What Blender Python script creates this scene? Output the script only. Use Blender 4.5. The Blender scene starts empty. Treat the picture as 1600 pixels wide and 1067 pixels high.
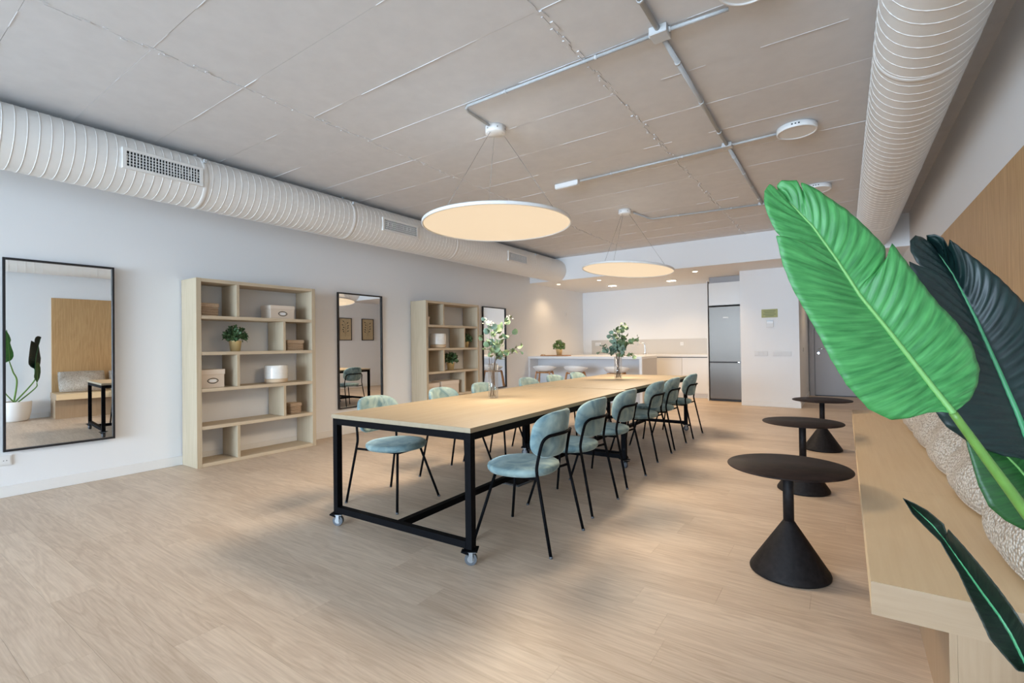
import bpy, bmesh, math, random
from mathutils import Vector, Matrix
random.seed(7)
PI = math.pi
S = bpy.context.scene
COL = S.collection

# ------------------------------------------------------------------ camera
CAM = Vector((5.747, 0.0, 1.2))
YAW, PITCH, ROLL, FPX = 0.6034, 0.0091, -0.0132, 753.47
F = Vector((-math.sin(YAW)*math.cos(PITCH), math.cos(YAW)*math.cos(PITCH), math.sin(PITCH)))
R0 = Vector((math.cos(YAW), math.sin(YAW), 0)); U0 = R0.cross(F)
R = math.cos(ROLL)*R0 + math.sin(ROLL)*U0
U = -math.sin(ROLL)*R0 + math.cos(ROLL)*U0
cd = bpy.data.cameras.new('camera'); cam = bpy.data.objects.new('camera', cd); COL.objects.link(cam)
m = Matrix((R, U, -F)).transposed().to_4x4(); m.translation = CAM
cam.matrix_world = m
cd.sensor_width = 36.0; cd.lens = FPX/1600*36.0; cd.clip_start = 0.05; cd.clip_end = 100
S.camera = cam

# ------------------------------------------------------------------ world, daylight, exposure
S.view_settings.view_transform = 'Standard'; S.view_settings.look = 'None'
S.view_settings.gamma = 1.0; S.view_settings.use_curve_mapping = False
S.view_settings.exposure = 0.62
w = bpy.data.worlds.new('world'); S.world = w; w.use_nodes = True
bg = w.node_tree.nodes['Background']; bg.inputs[0].default_value = (0.72, 0.86, 1.0, 1); bg.inputs[1].default_value = 1.6
def area(name, loc, rot, sx, sy, power, col):
    l = bpy.data.lights.new(name, 'AREA'); l.shape = 'RECTANGLE'; l.size = sx; l.size_y = sy
    l.energy = power; l.color = col
    o = bpy.data.objects.new(name, l); COL.objects.link(o); o.location = loc; o.rotation_euler = rot
    return o
# daylight entering the glazed street front behind the camera
area('daylight_window', (3.1, -10.12, 1.45), (math.radians(90), 0, 0), 5.4, 2.5, 1000, (0.60, 0.79, 1.0))

# ------------------------------------------------------------------ materials
def newmat(name):
    mt = bpy.data.materials.new(name); mt.use_nodes = True
    nt = mt.node_tree; b = nt.nodes['Principled BSDF']
    return mt, nt, b
def sr(r, g, b):
    f = lambda c: (c/255/12.92 if c/255 <= 0.04045 else ((c/255+0.055)/1.055)**2.4)
    return (f(r), f(g), f(b), 1)
def plain(name, col, rough=0.6, metal=0.0, noise=0.0, scale=30, bump=0.0, spec=0.5):
    mt, nt, b = newmat(name)
    b.inputs['Base Color'].default_value = col; b.inputs['Roughness'].default_value = rough
    b.inputs['Metallic'].default_value = metal; b.inputs['Specular IOR Level'].default_value = spec
    if noise or bump:
        tc = nt.nodes.new('ShaderNodeTexCoord'); n = nt.nodes.new('ShaderNodeTexNoise')
        n.inputs['Scale'].default_value = scale; n.inputs['Detail'].default_value = 5
        nt.links.new(tc.outputs['Object'], n.inputs['Vector'])
        if noise:
            r = nt.nodes.new('ShaderNodeValToRGB')
            lo = [max(0, c*(1-noise)) for c in col[:3]]+[1]; hi = [min(1, c*(1+noise)) for c in col[:3]]+[1]
            r.color_ramp.elements[0].color = lo; r.color_ramp.elements[1].color = hi
            r.color_ramp.elements[0].position = .3; r.color_ramp.elements[1].position = .7
            nt.links.new(n.outputs['Fac'], r.inputs['Fac']); nt.links.new(r.outputs['Color'], b.inputs['Base Color'])
        if bump:
            bp = nt.nodes.new('ShaderNodeBump'); bp.inputs['Strength'].default_value = bump; bp.inputs['Distance'].default_value = 0.01
            nt.links.new(n.outputs['Fac'], bp.inputs['Height']); nt.links.new(bp.outputs['Normal'], b.inputs['Normal'])
    return mt
def emis(name, col, strength):
    mt, nt, b = newmat(name)
    b.inputs['Base Color'].default_value = (.3, .3, .3, 1)
    b.inputs['Emission Color'].default_value = col; b.inputs['Emission Strength'].default_value = strength
    return mt
def wood(name, c1, c2, along='Y', rough=0.5, fine=60.0, contrast=1.0, uv=False, tone=0.0, bump=0.05, seed=0.0, wave=.14):
    """long streaky grain running along one local axis"""
    mt, nt, b = newmat(name)
    tc = nt.nodes.new('ShaderNodeTexCoord'); mp = nt.nodes.new('ShaderNodeMapping')
    if uv:
        un = nt.nodes.new('ShaderNodeUVMap'); un.uv_map = 'UVMap'; src = un.outputs['UV']
    else: src = tc.outputs['Object']
    sc = {'X': (.035, 1, 1), 'Y': (1, .035, 1), 'Z': (1, 1, .035)}[along]
    mp.inputs['Scale'].default_value = sc; mp.inputs['Location'].default_value = (seed, seed, seed)
    nt.links.new(src, mp.inputs['Vector'])
    n1 = nt.nodes.new('ShaderNodeTexNoise'); n1.inputs['Scale'].default_value = fine; n1.inputs['Detail'].default_value = 6; n1.inputs['Roughness'].default_value = .65
    nt.links.new(mp.outputs['Vector'], n1.inputs['Vector'])
    mp2 = nt.nodes.new('ShaderNodeMapping'); s2 = tuple(x if x < 1 else 1 for x in sc); mp2.inputs['Scale'].default_value = tuple(.12 if x < 1 else 1 for x in s2)
    mp2.inputs['Location'].default_value = (seed*2, seed, 0)
    nt.links.new(src, mp2.inputs['Vector'])
    n2 = nt.nodes.new('ShaderNodeTexNoise'); n2.inputs['Scale'].default_value = fine*.13; n2.inputs['Detail'].default_value = 3; n2.inputs['Distortion'].default_value = 1.2
    nt.links.new(mp2.outputs['Vector'], n2.inputs['Vector'])
    wv = nt.nodes.new('ShaderNodeMath'); wv.operation = 'MULTIPLY'; wv.inputs[1].default_value = 9
    nt.links.new(n2.outputs['Fac'], wv.inputs[0])
    fr = nt.nodes.new('ShaderNodeMath'); fr.operation = 'PINGPONG'; fr.inputs[1].default_value = 1.0
    nt.links.new(wv.outputs[0], fr.inputs[0])
    mx = nt.nodes.new('ShaderNodeMath'); mx.operation = 'MULTIPLY_ADD'; mx.inputs[1].default_value = wave
    nt.links.new(fr.outputs[0], mx.inputs[0]); 
    ms = nt.nodes.new('ShaderNodeMath'); ms.operation = 'MULTIPLY'; ms.inputs[1].default_value = 1.15-wave
    nt.links.new(n1.outputs['Fac'], ms.inputs[0]); nt.links.new(ms.outputs[0], mx.inputs[2])
    fac = mx.outputs[0]
    if tone:
        at = nt.nodes.new('ShaderNodeAttribute'); at.attribute_name = 'tone'
        ad = nt.nodes.new('ShaderNodeMath'); ad.operation = 'MULTIPLY_ADD'; ad.inputs[1].default_value = tone
        nt.links.new(at.outputs['Fac'], ad.inputs[0]); nt.links.new(fac, ad.inputs[2]); fac = ad.outputs[0]
    rp = nt.nodes.new('ShaderNodeValToRGB')
    rp.color_ramp.elements[0].color = c1; rp.color_ramp.elements[1].color = c2
    h = .28/contrast
    rp.color_ramp.elements[0].position = max(0, .57-h); rp.color_ramp.elements[1].position = min(1, .57+h)
    nt.links.new(fac, rp.inputs['Fac']); nt.links.new(rp.outputs['Color'], b.inputs['Base Color'])
    b.inputs['Roughness'].default_value = rough
    if bump:
        bp = nt.nodes.new('ShaderNodeBump'); bp.inputs['Strength'].default_value = bump; bp.inputs['Distance'].default_value = 0.004
        nt.links.new(n1.outputs['Fac'], bp.inputs['Height']); nt.links.new(bp.outputs['Normal'], b.inputs['Normal'])
    return mt
M = {}
M['wall'] = plain('white_wall_paint', (.82, .82, .82, 1), .85, bump=.03, scale=220)
M['ceil'] = plain('painted_concrete', (.68, .675, .68, 1), .8, noise=.03, scale=9, bump=.10)
M['trim'] = plain('white_trim', (.80, .79, .77, 1), .45)
M['floor'] = wood('oak_floor', sr(182, 160, 138), sr(217, 198, 177), 'X', .45, 95, .9, uv=True, tone=.12, wave=.24)
M['gap'] = plain('dark_joint', sr(150, 126, 104), .9)
M['shelfwood'] = wood('whitewashed_wood', sr(174, 157, 131), sr(199, 183, 157), 'Z', .6, 45, .8)
M['shelfwood_h'] = wood('whitewashed_wood_h', sr(184, 166, 140), sr(210, 194, 168), 'Y', .6, 45, .8)
M['tabletop'] = wood('oak_tabletop', sr(148, 132, 107), sr(163, 149, 125), 'Y', .5, 30, .7)
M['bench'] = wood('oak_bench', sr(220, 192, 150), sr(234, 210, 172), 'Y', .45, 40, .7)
M['bench_dimmed_x'] = wood('oak_bench_dimmed_x', sr(152, 125, 96), sr(174, 148, 119), 'X', .45, 60, .7)  # same oak as the seat, colour darkened to offset window light on the ends
M['bench_dimmed_z'] = wood('oak_bench_dimmed_z', sr(152, 125, 96), sr(174, 148, 119), 'Z', .45, 60, .7)  # same oak again, darkened in colour for base front and ends against window light
M['panel'] = wood('oak_veneer', sr(168, 128, 82), sr(206, 168, 118), 'Z', .5, 60, .9)
M['black'] = plain('black_powder_coat', (.004, .004, .005, 1), .6, spec=.06)
M['blackframe'] = plain('black_frame', (.010, .010, .013, 1), .35)
M['mirror'] = plain('mirror_glass', (.93, .94, .94, 1), .0, 1.0)
M['duct'] = plain('white_duct', (.80, .79, .765, 1), .42)
M['dark'] = plain('dark_void', (.02, .025, .03, 1), .8)
M['grille'] = plain('grille_white', (.74, .75, .75, 1), .5)
M['grey_pvc'] = plain('grey_conduit', (.46, .48, .49, 1), .5)
M['box_pvc'] = plain('grey_box', (.55, .56, .565, 1), .5)
M['lampwhite'] = plain('white_metal', (.80, .80, .79, 1), .4)
M['cable'] = plain('steel_cable', (.30, .29, .28, 1), .4, .6)
M['diff'] = emis('warm_diffuser', (1.0, .77, .51, 1), .48)
M['down'] = emis('downlight_lens', (1.0, .88, .66, 1), 9.0)
M['opal'] = plain('opal_off', (.62, .56, .49, 1), .5)
M['chrome'] = plain('chrome', (.75, .76, .78, 1), .18, 1)
M['zinc'] = plain('zinc_plate', (.32, .33, .34, 1), .45, .8)
M['rubber'] = plain('grey_rubber', (.09, .095, .105, 1), .5)
M['cone'] = plain('black_iron', (.010, .008, .008, 1), .6, 0, .5, 40, .15, .2)
M['conetop'] = plain('rusty_black_iron', (.018, .010, .008, 1), .6, 0, .6, 14, .15, .2)
M['white'] = plain('white_lacquer', (.78, .775, .76, 1), .35)
M['quartz'] = plain('white_quartz', (.80, .80, .80, 1), .3)
M['splash'] = plain('greige_splash', (.60, .565, .52, 1), .35)
M['kback'] = plain('blue_white_panel', (.66, .67, .69, 1), .5)
M['stoolwood'] = wood('bent_walnut', sr(150, 104, 64), sr(190, 140, 92), 'Z', .45, 60, .9)
M['gold'] = plain('brushed_brass', (.82, .66, .34, 1), .35, .5)
M['leaf_small'] = plain('small_leaf', (.055, .12, .045, 1), .55, 0, .5, 60)
M['leaf_fresh'] = plain('fresh_leaf', (.12, .20, .05, 1), .55, 0, .4, 60)
M['kraft'] = plain('blush_box', sr(216, 200, 182), .75)
M['kraft2'] = plain('blush_box_lid', sr(222, 207, 190), .75)
M['plate'] = plain('switch_plate', (.64, .61, .58, 1), .4)
M['soil'] = plain('soil', (.03, .02, .015, 1), .95, bump=.6, scale=60)
M['stem'] = plain('brown_stem', (.12, .075, .05, 1), .6)
M['euca'] = plain('eucalyptus_leaf', (.16, .24, .13, 1), .6, 0, .35, 25)
M['eucab'] = plain('blue_eucalyptus_leaf', (.17, .27, .22, 1), .6, 0, .3, 25)
M['seed'] = plain('pale_buds', (.55, .55, .44, 1), .7)
M['paper'] = plain('aged_paper', sr(196, 176, 140), .8, noise=.06, scale=8)
M['ink'] = plain('botanical_ink', (.05, .05, .04, 1), .8)
M['door'] = plain('grey_door', (.42, .41, .42, 1), .5)
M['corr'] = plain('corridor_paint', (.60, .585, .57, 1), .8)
M['signgreen'] = plain('olive_sign', sr(160, 158, 92), .5)
M['signtext'] = plain('sign_print', sr(112, 116, 62), .5)
M['lcd'] = plain('lcd', (.05, .055, .06, 1), .2)
M['potwhite'] = plain('white_planter', (.78, .74, .70, 1), .5)
M['outlet'] = plain('white_outlet', (.78, .775, .76, 1), .35)

def thin_glass(name):
    """thin clear wall: mostly see-through, reflecting more at grazing angles"""
    mt, nt, b = newmat(name); out = nt.nodes['Material Output']
    tr = nt.nodes.new('ShaderNodeBsdfTransparent'); tr.inputs[0].default_value = (.95, .96, .97, 1)
    gl = nt.nodes.new('ShaderNodeBsdfGlossy'); gl.inputs['Roughness'].default_value = .03
    lw = nt.nodes.new('ShaderNodeLayerWeight'); lw.inputs['Blend'].default_value = .25
    ml = nt.nodes.new('ShaderNodeMath'); ml.operation = 'MULTIPLY_ADD'; ml.inputs[1].default_value = .38; ml.inputs[2].default_value = .03
    nt.links.new(lw.outputs['Facing'], ml.inputs[0])
    mx = nt.nodes.new('ShaderNodeMixShader'); nt.links.new(ml.outputs[0], mx.inputs[0])
    nt.links.new(tr.outputs[0], mx.inputs[1]); nt.links.new(gl.outputs[0], mx.inputs[2]); nt.links.new(mx.outputs[0], out.inputs['Surface'])
    return mt
M['glass'] = thin_glass('clear_glass')

def velvet():
    mt, nt, b = newmat('teal_velvet')
    tc = nt.nodes.new('ShaderNodeTexCoord'); oi = nt.nodes.new('ShaderNodeObjectInfo')
    ad = nt.nodes.new('ShaderNodeVectorMath'); ad.operation = 'ADD'
    sc = nt.nodes.new('ShaderNodeVectorMath'); sc.operation = 'SCALE'; sc.inputs['Scale'].default_value = 9
    cm = nt.nodes.new('ShaderNodeCombineXYZ')
    for i in range(3): nt.links.new(oi.outputs['Random'], cm.inputs[i])
    nt.links.new(cm.outputs[0], sc.inputs[0]); nt.links.new(tc.outputs['Object'], ad.inputs[0]); nt.links.new(sc.outputs[0], ad.inputs[1])
    n = nt.nodes.new('ShaderNodeTexNoise'); n.inputs['Scale'].default_value = 9; n.inputs['Detail'].default_value = 4; n.inputs['Distortion'].default_value = 1.0
    nt.links.new(ad.outputs[0], n.inputs['Vector'])
    r = nt.nodes.new('ShaderNodeValToRGB')
    r.color_ramp.elements[0].position = .32; r.color_ramp.elements[1].position = .72
    r.color_ramp.elements[0].color = sr(88, 120, 130); r.color_ramp.elements[1].color = sr(160, 180, 175)
    nt.links.new(n.outputs['Fac'], r.inputs['Fac']); nt.links.new(r.outputs['Color'], b.inputs['Base Color'])
    b.inputs['Roughness'].default_value = .85
    b.inputs['Sheen Weight'].default_value = .55; b.inputs['Sheen Roughness'].default_value = .35
    b.inputs['Sheen Tint'].default_value = (.80, .95, .93, 1)
    return mt
M['velvet'] = velvet()

def steel():
    mt, nt, b = newmat('brushed_steel')
    b.inputs['Metallic'].default_value = 1; b.inputs['Base Color'].default_value = (.17, .150, .132, 1); b.inputs['Roughness'].default_value = .40
    b.inputs['Anisotropic'].default_value = .6
    return mt
M['steel'] = steel()

def boucle():
    mt, nt, b = newmat('cream_boucle')
    tc = nt.nodes.new('ShaderNodeTexCoord'); v = nt.nodes.new('ShaderNodeTexVoronoi'); v.inputs['Scale'].default_value = 95
    nt.links.new(tc.outputs['Object'], v.inputs['Vector'])
    r = nt.nodes.new('ShaderNodeValToRGB')
    r.color_ramp.elements[0].color = sr(228, 219, 207); r.color_ramp.elements[1].color = sr(172, 160, 145)
    r.color_ramp.elements[0].position = .15; r.color_ramp.elements[1].position = .75
    nt.links.new(v.outputs['Distance'], r.inputs['Fac']); nt.links.new(r.outputs['Color'], b.inputs['Base Color'])
    bp = nt.nodes.new('ShaderNodeBump'); bp.inputs['Strength'].default_value = .9; bp.inputs['Distance'].default_value = .012; bp.invert = True
    nt.links.new(v.outputs['Distance'], bp.inputs['Height']); nt.links.new(bp.outputs['Normal'], b.inputs['Normal'])
    b.inputs['Roughness'].default_value = .95
    return mt
M['boucle'] = boucle()

def wicker():
    mt, nt, b = newmat('woven_wicker')
    tc = nt.nodes.new('ShaderNodeTexCoord'); wv = nt.nodes.new('ShaderNodeTexWave'); wv.bands_direction = 'Z'
    wv.inputs['Scale'].default_value = 30; wv.inputs['Distortion'].default_value = 5; wv.inputs['Detail Scale'].default_value = 12
    nt.links.new(tc.outputs['Object'], wv.inputs['Vector'])
    r = nt.nodes.new('ShaderNodeValToRGB')
    r.color_ramp.elements[0].color = sr(168, 134, 104); r.color_ramp.elements[1].color = sr(222, 198, 168)
    nt.links.new(wv.outputs['Fac'], r.inputs['Fac']); nt.links.new(r.outputs['Color'], b.inputs['Base Color'])
    bp = nt.nodes.new('ShaderNodeBump'); bp.inputs['Strength'].default_value = .6; bp.inputs['Distance'].default_value = .01
    nt.links.new(wv.outputs['Fac'], bp.inputs['Height']); nt.links.new(bp.outputs['Normal'], b.inputs['Normal'])
    b.inputs['Roughness'].default_value = .8
    return mt
M['wicker'] = wicker()
M['glaze'] = plain('white_glaze', (.80, .78, .73, 1), .15, 0, .05, 20)
M['clay'] = plain('raw_clay', sr(208, 184, 154), .7)

def bigleaf(name, c1, c2, rough=.4):
    mt, nt, b = newmat(name)
    un = nt.nodes.new('ShaderNodeUVMap'); un.uv_map = 'UVMap'
    mp = nt.nodes.new('ShaderNodeMapping'); mp.inputs['Scale'].default_value = (90, 2.0, 1)
    nt.links.new(un.outputs['UV'], mp.inputs['Vector'])
    n = nt.nodes.new('ShaderNodeTexNoise'); n.inputs['Scale'].default_value = 1; n.inputs['Detail'].default_value = 4
    nt.links.new(mp.outputs['Vector'], n.inputs['Vector'])
    r = nt.nodes.new('ShaderNodeValToRGB'); r.color_ramp.elements[0].position = .3; r.color_ramp.elements[1].position = .7
    r.color_ramp.elements[0].color = c1; r.color_ramp.elements[1].color = c2
    nt.links.new(n.outputs['Fac'], r.inputs['Fac']); nt.links.new(r.outputs['Color'], b.inputs['Base Color'])
    b.inputs['Roughness'].default_value = rough
    bp = nt.nodes.new('ShaderNodeBump'); bp.inputs['Strength'].default_value = .15; bp.inputs['Distance'].default_value = .004
    nt.links.new(n.outputs['Fac'], bp.inputs['Height']); nt.links.new(bp.outputs['Normal'], b.inputs['Normal'])
    return mt
M['leafA'] = bigleaf('bright_green_leaf', sr(34, 104, 46), sr(76, 150, 80), .5)
M['leafB'] = bigleaf('dark_bluish_leaf', sr(4, 22, 23), sr(12, 42, 38), .45)
M['leafC'] = bigleaf('mid_green_leaf', sr(16, 60, 20), sr(36, 90, 34), .45)
M['leafD'] = bigleaf('blackish_green_leaf', sr(9, 19, 13), sr(26, 42, 28), .45)
M['ribA'] = plain('pale_midrib', sr(112, 164, 88), .45)
M['ribB'] = plain('green_midrib', sr(64, 140, 92), .45)
M['stemg'] = plain('green_petiole', sr(98, 138, 58), .45, 0, .15, 20)

# ------------------------------------------------------------------ mesh builder
class MB:
    def __init__(s): s.v = []; s.f = []; s.sm = []; s.uv = {}
    def add(s, vs, fs, smooth=False):
        o = len(s.v); s.v += [tuple(v) for v in vs]; s.f += [tuple(i+o for i in f) for f in fs]; s.sm += [smooth]*len(fs); return s
    def box(s, x0, x1, y0, y1, z0, z1, rot=None):
        vs = [Vector((x, y, z)) for z in (z0, z1) for y in (y0, y1) for x in (x0, x1)]
        if rot:
            c = Vector(((x0+x1)/2, (y0+y1)/2, (z0+z1)/2)); vs = [c+rot@(v-c) for v in vs]
        return s.add(vs, [(0, 2, 3, 1), (4, 5, 7, 6), (0, 1, 5, 4), (2, 6, 7, 3), (0, 4, 6, 2), (1, 3, 7, 5)])
    def tube(s, pts, r, n=8, cap=True, r2=None):
        pts = [Vector(p) for p in pts]; k = len(pts); vs = []; up = None
        for i, p in enumerate(pts):
            t = (pts[min(i+1, k-1)]-pts[max(i-1, 0)]).normalized()
            if up is None: up = Vector((0, 0, 1)) if abs(t.z) < .9 else Vector((0, 1, 0))
            a = (up - up.dot(t)*t).normalized(); b = t.cross(a); up = a
            rr = r if r2 is None else r+(r2-r)*i/(k-1)
            vs += [p+rr*(math.cos(2*PI*j/n)*a+math.sin(2*PI*j/n)*b) for j in range(n)]
        fs = [(i*n+j, i*n+(j+1) % n, (i+1)*n+(j+1) % n, (i+1)*n+j) for i in range(k-1) for j in range(n)]
        s.add(vs, fs, True)
        if cap:
            o = len(s.v)-len(vs)
            s.f.append(tuple(o+j for j in reversed(range(n)))); s.sm.append(False)
            s.f.append(tuple(o+(k-1)*n+j for j in range(n))); s.sm.append(False)
        return s
    def sqbar(s, p, q, w, h=None):
        h = h or w; p = Vector(p); q = Vector(q); t = (q-p).normalized()
        a = Vector((0, 0, 1)) if abs(t.z) < .9 else Vector((1, 0, 0))
        a = (a-a.dot(t)*t).normalized(); b = t.cross(a)
        vs = [e+sa*a*h/2+sb*b*w/2 for e in (p, q) for sa, sb in ((-1, -1), (1, -1), (1, 1), (-1, 1))]
        return s.add(vs, [(0, 3, 2, 1), (4, 5, 6, 7), (0, 1, 5, 4), (1, 2, 6, 5), (2, 3, 7, 6), (3, 0, 4, 7)])
    def lathe(s, prof, n=24, c=(0, 0, 0), sx=1, sy=1, smooth=True):
        vs = []; fs = []; k = len(prof)
        for r, z in prof:
            vs += [(c[0]+sx*r*math.cos(2*PI*j/n), c[1]+sy*r*math.sin(2*PI*j/n), c[2]+z) for j in range(n)]
        for i in range(k-1):
            fs += [(i*n+j, i*n+(j+1) % n, (i+1)*n+(j+1) % n, (i+1)*n+j) for j in range(n)]
        s.add(vs, fs, smooth); o = len(s.v)-len(vs)
        if prof[0][0] > 1e-5: s.f.append(tuple(o+j for j in reversed(range(n)))); s.sm.append(False)
        if prof[-1][0] > 1e-5: s.f.append(tuple(o+(k-1)*n+j for j in range(n))); s.sm.append(False)
        return s
    def grid(s, fn, nu, nv, closeu=False, smooth=True):
        vs = [fn(i, j) for i in range(nu) for j in range(nv)]
        iu = nu if closeu else nu-1
        fs = [(i*nv+j, ((i+1) % nu)*nv+j, ((i+1) % nu)*nv+j+1, i*nv+j+1) for i in range(iu) for j in range(nv-1)]
        return s.add(vs, fs, smooth)
    def mesh(s, name, mats, bevel=0.0, fix=True):
        me = bpy.data.meshes.new(name); me.from_pydata(s.v, [], s.f); me.polygons.foreach_set('use_smooth', s.sm)
        for mt in (mats if isinstance(mats, (list, tuple)) else [mats]): me.materials.append(M[mt] if isinstance(mt, str) else mt)
        if fix or bevel:
            bm = bmesh.new(); bm.from_mesh(me)
            bmesh.ops.remove_doubles(bm, verts=bm.verts, dist=1e-6)
            if bevel: bmesh.ops.bevel(bm, geom=list(bm.edges), offset=bevel, segments=2, profile=.5, affect='EDGES', clamp_overlap=True)
            if fix: bmesh.ops.recalc_face_normals(bm, faces=bm.faces)
            bm.to_mesh(me); bm.free()
        me.update(); return me
    def build(s, name, mats, parent=None, bevel=0.0, fix=True):
        o = bpy.data.objects.new(name, s.mesh(name, mats, bevel, fix)); COL.objects.link(o)
        if parent: o.parent = parent
        return o
def tag(o, label=None, cat=None, group=None, kind=None):
    for k, v in (('label', label), ('category', cat), ('group', group), ('kind', kind)):
        if v: o[k] = v
    return o
def thing(name, label, cat, loc=(0, 0, 0), rz=0.0, group=None):
    o = bpy.data.objects.new(name, None); COL.objects.link(o); o.empty_display_size = .05
    o.location = loc; o.rotation_euler = (0, 0, rz)
    return tag(o, label, cat, group)
def dup(root, loc, rz, label, group=None):
    r = root.copy(); COL.objects.link(r); r.location = loc; r.rotation_euler = (0, 0, rz); r['label'] = label
    if group: r['group'] = group
    for ch in list(root.children):
        c = ch.copy(); COL.objects.link(c); c.parent = r
        for g in list(ch.children):
            d = g.copy(); COL.objects.link(d); d.parent = c
    return r
def struct(o, label, cat): return tag(o, label, cat, None, 'structure')
def lampat(name, kind, loc, power, col, size=.05, parent=None, rot=None, spot=None):
    l = bpy.data.lights.new(name, kind); l.energy = power; l.color = col
    if kind == 'AREA': l.shape = 'DISK'; l.size = size
    else: l.shadow_soft_size = size
    if spot: l.spot_size = spot; l.spot_blend = .8
    o = bpy.data.objects.new(name, l); COL.objects.link(o); o.location = loc
    if parent: o.parent = parent
    if rot: o.rotation_euler = rot
    return o
def spline(pts, n=6):
    """Catmull-Rom through pts"""
    P = [Vector(p) for p in pts]; P = [2*P[0]-P[1]]+P+[2*P[-1]-P[-2]]; out = []
    for i in range(1, len(P)-2):
        a, b, c, d = P[i-1:i+3]
        for k in range(n):
            t = k/n; out.append(.5*((2*b)+(c-a)*t+(2*a-5*b+4*c-d)*t*t+(3*b-a-3*c+d)*t**3))
    out.append(P[-2]); return out

# ------------------------------------------------------------------ room shell
XR, YF, YB, ZC, SOFY, SOFZ = 6.555, -10.0, 11.7, 3.065, 9.073, 2.585
fl = MB().box(-.2, XR+.2, YF-.2, 13.2, -.12, -.012).build('floor', 'gap'); struct(fl, 'pale oak plank floor running through the whole room', 'floor')
def plank_add(mb, tones, uvs, x0, x1, y0, y1, rnd):
    mb.box(x0, x1, y0, y1, -.0119, 0.0)
    t = rnd.uniform(-1, 1); ou, ov = rnd.uniform(0, 50), rnd.uniform(0, 50)
    tones.append(t); uvs.append((ou, ov))
def plank_mesh(mb, tones, uvs, name):
    me = bpy.data.meshes.new(name); me.from_pydata(mb.v, [], mb.f); me.materials.append(M['floor'])
    uvl = me.uv_layers.new(name='UVMap'); at = me.attributes.new('tone', 'FLOAT', 'FACE')
    for p in me.polygons:
        k = p.index//6; at.data[p.index].value = tones[k]
        for li in p.loop_indices:
            co = me.vertices[me.loops[li].vertex_index].co
            uvl.data[li].uv = (co.x+uvs[k][0], co.y+uvs[k][1])
    return me
rnd = random.Random(3); PW, PL = .19, 1.42
far, ft, fu = MB(), [], []
row = 0; y = YF
while y < 13.1:
    x = -rnd.uniform(0, PL)
    while x < XR:
        a, b = max(x, 0)+.0003, min(x+PL, XR)-.0003
        if b-a > .03:
            if -.75 < y < 4.6:
                mb, t, u = MB(), [], []
                plank_add(mb, t, u, a, b, y+.0003, y+PW-.0003, rnd)
                o = bpy.data.objects.new('plank', plank_mesh(mb, t, u, 'plank')); COL.objects.link(o); o.parent = fl
            else: plank_add(far, ft, fu, a, b, y+.0003, y+PW-.0003, rnd)
        x += PL
    y += PW; row += 1
o = bpy.data.objects.new('far_planks', plank_mesh(far, ft, fu, 'far_planks')); COL.objects.link(o); o.parent = fl; o['kind'] = 'stuff'

ce = MB().box(-.2, XR+.2, YF-.2, 13.2, ZC+.012, ZC+.2).build('ceiling', 'ceil'); struct(ce, 'off-white painted concrete ceiling with formwork panel marks', 'ceiling')
xs = [0.0, 2.25, 4.37, XR]; ys = [YF]
yy = .085-.5525*3
while yy < SOFY:
    if yy > YF+.1: ys.append(yy)
    yy += .5525
ys.append(SOFY)
rnd = random.Random(11)
for i in range(3):
    for j in range(len(ys)-1):
        dz = rnd.uniform(0, .0018)
        MB().box(xs[i], xs[i+1], ys[j]+.0008, ys[j+1]-.0008, ZC-.0015+dz, ZC+.0118).build('ceiling_panel', 'ceil', ce)
for xj in xs[1:3]:     # rough concrete seams between the panel columns
    mb = MB(); y = -1.5
    while y < SOFY-.05:
        L = rnd.uniform(.02, .09); wdt = rnd.uniform(.004, .02); xo = rnd.uniform(-.022, .022)
        if rnd.random() < .95: mb.box(xj+xo-wdt/2, xj+xo+wdt/2, y, y+L, ZC-rnd.uniform(.003, .008), ZC+.01)
        y += L*rnd.uniform(.4, .9)
    mb.build('joint_ridge', 'ceil', ce, fix=False)
for j in range(1, len(ys)-1):
    mb = MB()
    for i in range(3):
        x = xs[i]+.02
        while x < xs[i+1]-.05:
            L = rnd.uniform(.05, .45)
            if rnd.random() < .5: mb.box(x, min(x+L, xs[i+1]), ys[j]-.0018, ys[j]+.0018, ZC-rnd.uniform(.002, .004), ZC+.01)
            x += L
    mb.build('joint_ridge', 'ceil', ce, fix=False)

struct(MB().box(-.2, 0, YF-.2, 13.2, 0, ZC).build('wall_left', 'wall'), 'long plain white wall behind the mirrors and bookcases', 'wall')
struct(MB().box(XR, XR+.2, YF-.2, 13.2, 0, ZC).build('wall_right', 'wall'), 'white wall above and around the oak panelling', 'wall')
struct(MB().box(0, 4.09, YB, YB+.2, 0, ZC).build('wall_back', 'wall'), 'white kitchen back wall', 'wall')
COLX0, COLX1, COLY = 4.10, 5.075, 10.16
struct(MB().box(COLX0, COLX1, COLY, 12.95, 0, SOFZ).build('wall_kitchen', 'wall'), 'white wall block beside the steel fridge', 'wall')
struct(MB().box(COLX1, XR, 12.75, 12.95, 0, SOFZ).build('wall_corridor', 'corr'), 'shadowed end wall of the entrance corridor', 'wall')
struct(MB().box(0, XR, SOFY, 12.95, SOFZ, ZC).build('ceiling_soffit', 'wall', bevel=0), 'dropped white soffit over the kitchen', 'soffit')
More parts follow.
